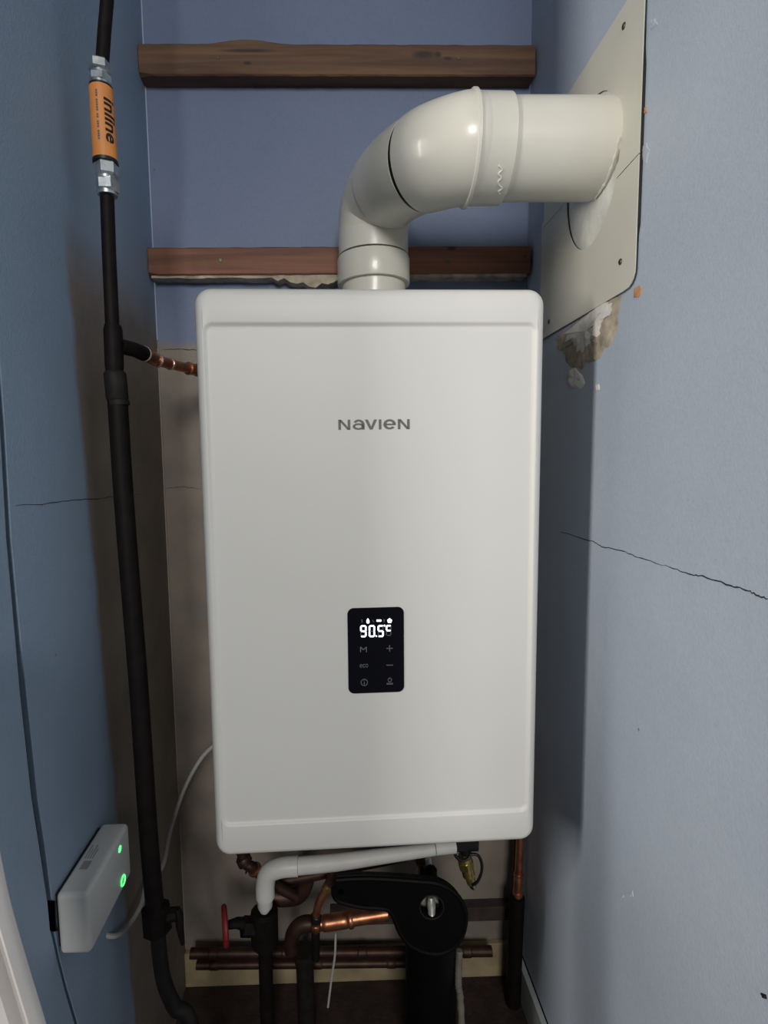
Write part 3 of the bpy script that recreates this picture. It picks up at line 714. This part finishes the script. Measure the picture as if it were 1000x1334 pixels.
# disc head faces the viewer and leans back; canister hangs under it
fx_, fz_ = fc0.x, fc0.z
filt = thing('filter_housing', 'black cylindrical filter canister under the heater', 'filter', (P(560, 1240, .87).x, .88, 0))
cxf, cyf, ct = P(561, 1240, .86).x, .86, .350
obj('canister', profm((cxf, cyf, 0), (0, 0, 1), [(0, .038), (.004, .040), (.018, .040), (.020, .043), (ct-.060, .045), (ct-.056, .0505), (ct-.010, .0505), (ct-.003, .046), (ct, .036)], 40), 'black_plastic', filt, True, .5)
obj('cap', profm((cxf-.004, cyf, ct-.002), (0, 0, 1), [(0, .024), (.006, .022), (.008, .0195), (.028, .0190), (.032, .016)], 28), 'black_plastic', filt, True, .5)
obj('cap_knob', profm((P(561, 1150, cyf).x, cyf, ct+.016), (0, 0, 1), [(0, .0085), (.012, .0085), (.014, .0105), (.030, .0105), (.033, .008)], 8), 'black_plastic', filt)
# top fittings
ff = thing('pipe_fitting', 'chrome and copper union rising behind the black filter', 'fitting', tuple(P(550, 1148, .92)))
obj('copper_nut', tubem([P(549, 1100, .92), P(549.5, 1122, .92)], .0125, 6), 'copper_old', ff); obj('rim', tubem([P(549.5, 1121, .92), P(549.7, 1124, .92)], .0135, 18), 'brass', ff, True, .5)
obj('union', tubem([P(549.7, 1123, .92), P(551, 1160, .92)], .0105, 16), 'chrome', ff, True, .5); obj('side_tab', tubem([P(557, 1118, .91), P(559, 1134, .91), P(558, 1148, .91)], [.006, .0075, .004], 8), 'pvc_old', ff, True)
# spanner: ring + arm, lying tilted towards the viewer
wn = thing('ring_spanner', 'black plastic ring spanner with hanging hole round the filter', 'spanner', tuple(P(562, 1182, .79)))
cpx, cpy = 562, 1184
SY = .79
outer = []
cen = P(cpx, cpy, SY)
def S2(x, y): return P(x, y, SY)
outl = [(438, 1147), (452, 1146), (480, 1145), (520, 1147), (545, 1149), (566, 1151), (584, 1158), (598, 1171), (606, 1188), (606, 1207), (600, 1224), (588, 1237), (570, 1243), (550, 1240), (533, 1231), (521, 1216), (515, 1201), (508, 1188), (498, 1184), (470, 1182), (445, 1176), (436, 1170), (434, 1158)]
hole = [S2(cpx+15.5*math.cos(2*math.pi*k/28), cpy-2.5+15.5*math.sin(2*math.pi*k/28)) for k in range(28)]
hole2 = [S2(444+4.2*math.cos(2*math.pi*k/14), 1162+4.2*math.sin(2*math.pi*k/14)) for k in range(14)]
def plate_holes(out, holes, off):
    bm = bmesh.new(); es = []
    for lp_ in [out]+holes:
        vs = [bm.verts.new(p) for p in lp_]; es += [bm.edges.new((vs[i], vs[(i+1) % len(vs)])) for i in range(len(vs))]
    bmesh.ops.triangle_fill(bm, edges=es, use_beauty=True, use_dissolve=False)
    r = bmesh.ops.extrude_face_region(bm, geom=list(bm.faces))
    for v in [v for v in r['geom'] if isinstance(v, bmesh.types.BMVert)]: v.co += Vector(off)
    return bm
so = catmull([S2(x, y) for x, y in outl], 3)
obj('ring', plate_holes(so[:-1], [hole, hole2], (0, .016, 0)), 'black_plastic', wn)
obj('rib', tubem([hole[i % 28]+Vector((0, -.0005, 0)) for i in range(29)], .0012, 8), 'iron_grey', wn, True)
obj('raised_edge', tubem([p+Vector((0, .002, 0)) for p in so], .0042, 8), 'black_plastic', wn, True)
# steel bleed screw seen through the ring
bs = obj('bleed_valve', tubem([P(561, 1169, .808), P(561.5, 1176, .806), P(562, 1188, .802), P(562.5, 1194, .800)], [.0045, .0070, .0062,   .0090], 14), 'bleed_steel', filt, True, .5); bs['label'] = 'small steel bleed screw'
obj('valve_seat', profm((cen.x, .828, P(562, 1182, .82).z), (0, -1, 0), [(0, .019), (.008, .019), (.008, .0165), (.003, .0150)], 28), 'bleed_steel', filt, True, .5)
# brass drain valve with black cap strap
bv = thing('drain_valve', 'brass drain valve with a black strap under the heater', 'valve', tuple(P(612, 1158, .86)))
vp = [P(604, 1112, .86), P(607, 1122, .86), P(610, 1134, .86), P(614, 1148, .86), P(617, 1155, .86)]
obj('handle', boxm(P(590, 1111, .85), Vector((P(624, 1099, .85).x, .872, HZ0-.0008)), .002), 'black', bv)
obj('stem', tubem([Vector((P(607, 1100, .861).x, .861, HZ0-.0005)), P(606, 1116, .86)], .0085, 14), 'black', bv, True)
obj('body', tubem([P(603, 1112, .86), P(604.5, 1116, .86), P(607, 1127, .86), P(607.2, 1128, .86), P(610.5, 1140, .86), P(611, 1141, .86), P(614, 1150, .86)], [.0085, .0115, .0125, .0102, .0108, .0082, .0078], 16), 'brass', bv, True, .4)
obj('hex', tubem([P(605.8, 1121, .86), P(607.5, 1129, .86)], .0145, 6), 'brass', bv)
obj('outlet', tubem([P(614, 1149, .86), P(616, 1155, .86), P(617, 1158, .86)], [.0062, .0058, .0030], 12), 'chrome', bv, True, .5)
st = [P(612, 1113, .845), P(622, 1114, .845), P(627, 1124, .845), P(627, 1136, .845), P(622, 1148, .845), P(615, 1153, .848)]
obj('strap', tubem(catmull(st, 5), .0026, 8), 'black', bv, True)
st = [P(592, 1108, .845), P(594, 1116, .842), P(602, 1121, .842), P(610, 1118, .845), P(613, 1110, .848)]
obj('strap', tubem(catmull(st, 5), .0026, 8), 'black', bv, True)
# isolating valve with red hand wheel, left
rv = thing('gate_valve', 'dark gate valve with red hand wheel left below the heater', 'valve', tuple(P(343, 1240, .88)))
hwc = P(293, 1206, .86); axd = Vector((1, .28, 0)).normalized(); n = 24; q = axd.cross(Vector((0, 0, 1))).normalized()
wheel = [hwc+(q*math.cos(2*math.pi*k/n)+Vector((0, 0, 1))*math.sin(2*math.pi*k/n))*.027 for k in range(n+1)]
obj('hand_wheel', tubem(wheel, .0048, 8), 'red', rv, True)['label'] = 'red hand wheel'
for k in range(4):
    a = math.pi*k/2+.4; obj('spoke', tubem([hwc, hwc+(q*math.cos(a)+Vector((0, 0, 1))*math.sin(a))*.027], .0028, 6), 'red', rv, True)
bodyc = P(343, 1208, .88)
obj('stem', tubem([hwc-axd*.003, hwc+axd*.02, bodyc], [.006, .009, .013], 12), 'iron', rv, True, .5)
obj('bonnet', tubem([hwc.lerp(bodyc, .45), hwc.lerp(bodyc, .75)], .0165, 6), 'iron', rv)
obj('body', tubem([P(344, 1185, .88), P(344, 1188, .88), P(345, 1228, .88), P(345, 1232, .88)], [.018, .024, .024, .018], 14), 'iron', rv, True, .5)
obj('riser', tubem([P(344, 1180, .885), P(346, 1260, .885), Vector((P(347, 1300, .885).x, .885, .0))], .0125, 14), 'iron', rv, True, .5)
# dark vertical pipe
o = tag(obj('waste_pipe', tubem([P(395, 1238, .93), P(397, 1260, .93), Vector((P(399, 1300, .93).x, .93, 0))], [.020, .0165, .0165], 16), 'iron_grey', None, True, .5), 'dark upright pipe between the gate valve and the black filter', 'pipe')
# horizontal pipes along the bottom of the back wall
for y, Y, r, m, x0_, x1_, lb in ((1242, 1.008, .0100, 'copper_old', 248, 640, 'upper of two dark horizontal pipes along the back wall near the floor'), (1257, 1.010, .0085, 'copper_old', 256, 530, 'lower of two dark horizontal pipes along the back wall near the floor')):
    a, b = P(x0_, y, Y), P(x1_, y-3, Y); t = thing('water_pipe', lb, 'pipe', tuple(a)); obj('tube', tubem([a, b], r, 14), m, t, True, .5)
    for k in (.06, .3, .55, .9):
        c = a.lerp(b, k); fitting('fitting', c, c+(b-a).normalized()*.02, r*1.13, m, t)
# dark timber rail low on the back wall
rz0, rz1 = P(640, 1198, 1.03).z, P(640, 1180, 1.03).z
tag(obj('rail', boxm((P(430, 1190, 1.03).x, 1.026, rz0), (P(672, 1190, 1.03).x-.002, YB, rz1), .002), 'dark_wood'), 'dark wooden rail low on the back wall behind the filter', 'rail')
# corrugated grey hose beside the filter and thin pull cord
hp_ = catmull([P(598, 1238, .84), P(597, 1262, .835), P(597, 1285, .83), P(600, 1312, .82), Vector((P(606, 1350, .79).x, .79, 0.0075))], 9)
rr = [.0052+(.0012 if i % 2 else 0) for i in range(len(hp_))]
tag(obj('hose', tubem(hp_, rr, 12), 'hose_grey', None, True, .9), 'thin grey hose hanging beside the black filter', 'hose')
cd_ = catmull([P(437, 1216, .84), P(436, 1245, .84), P(432, 1272, .84), P(429, 1296, .84), P(427, 1312, .84)], 5)
tag(obj('cord', tubem(cd_, .0019, 8), 'cable_white', None, True), 'thin pale cord hanging below the copper pipe', 'cord')
# the heater hangs a touch askew, its left side further out
heater.rotation_euler.z = math.radians(1.8); heater.location.x -= .0095; heater.location.y -= .008
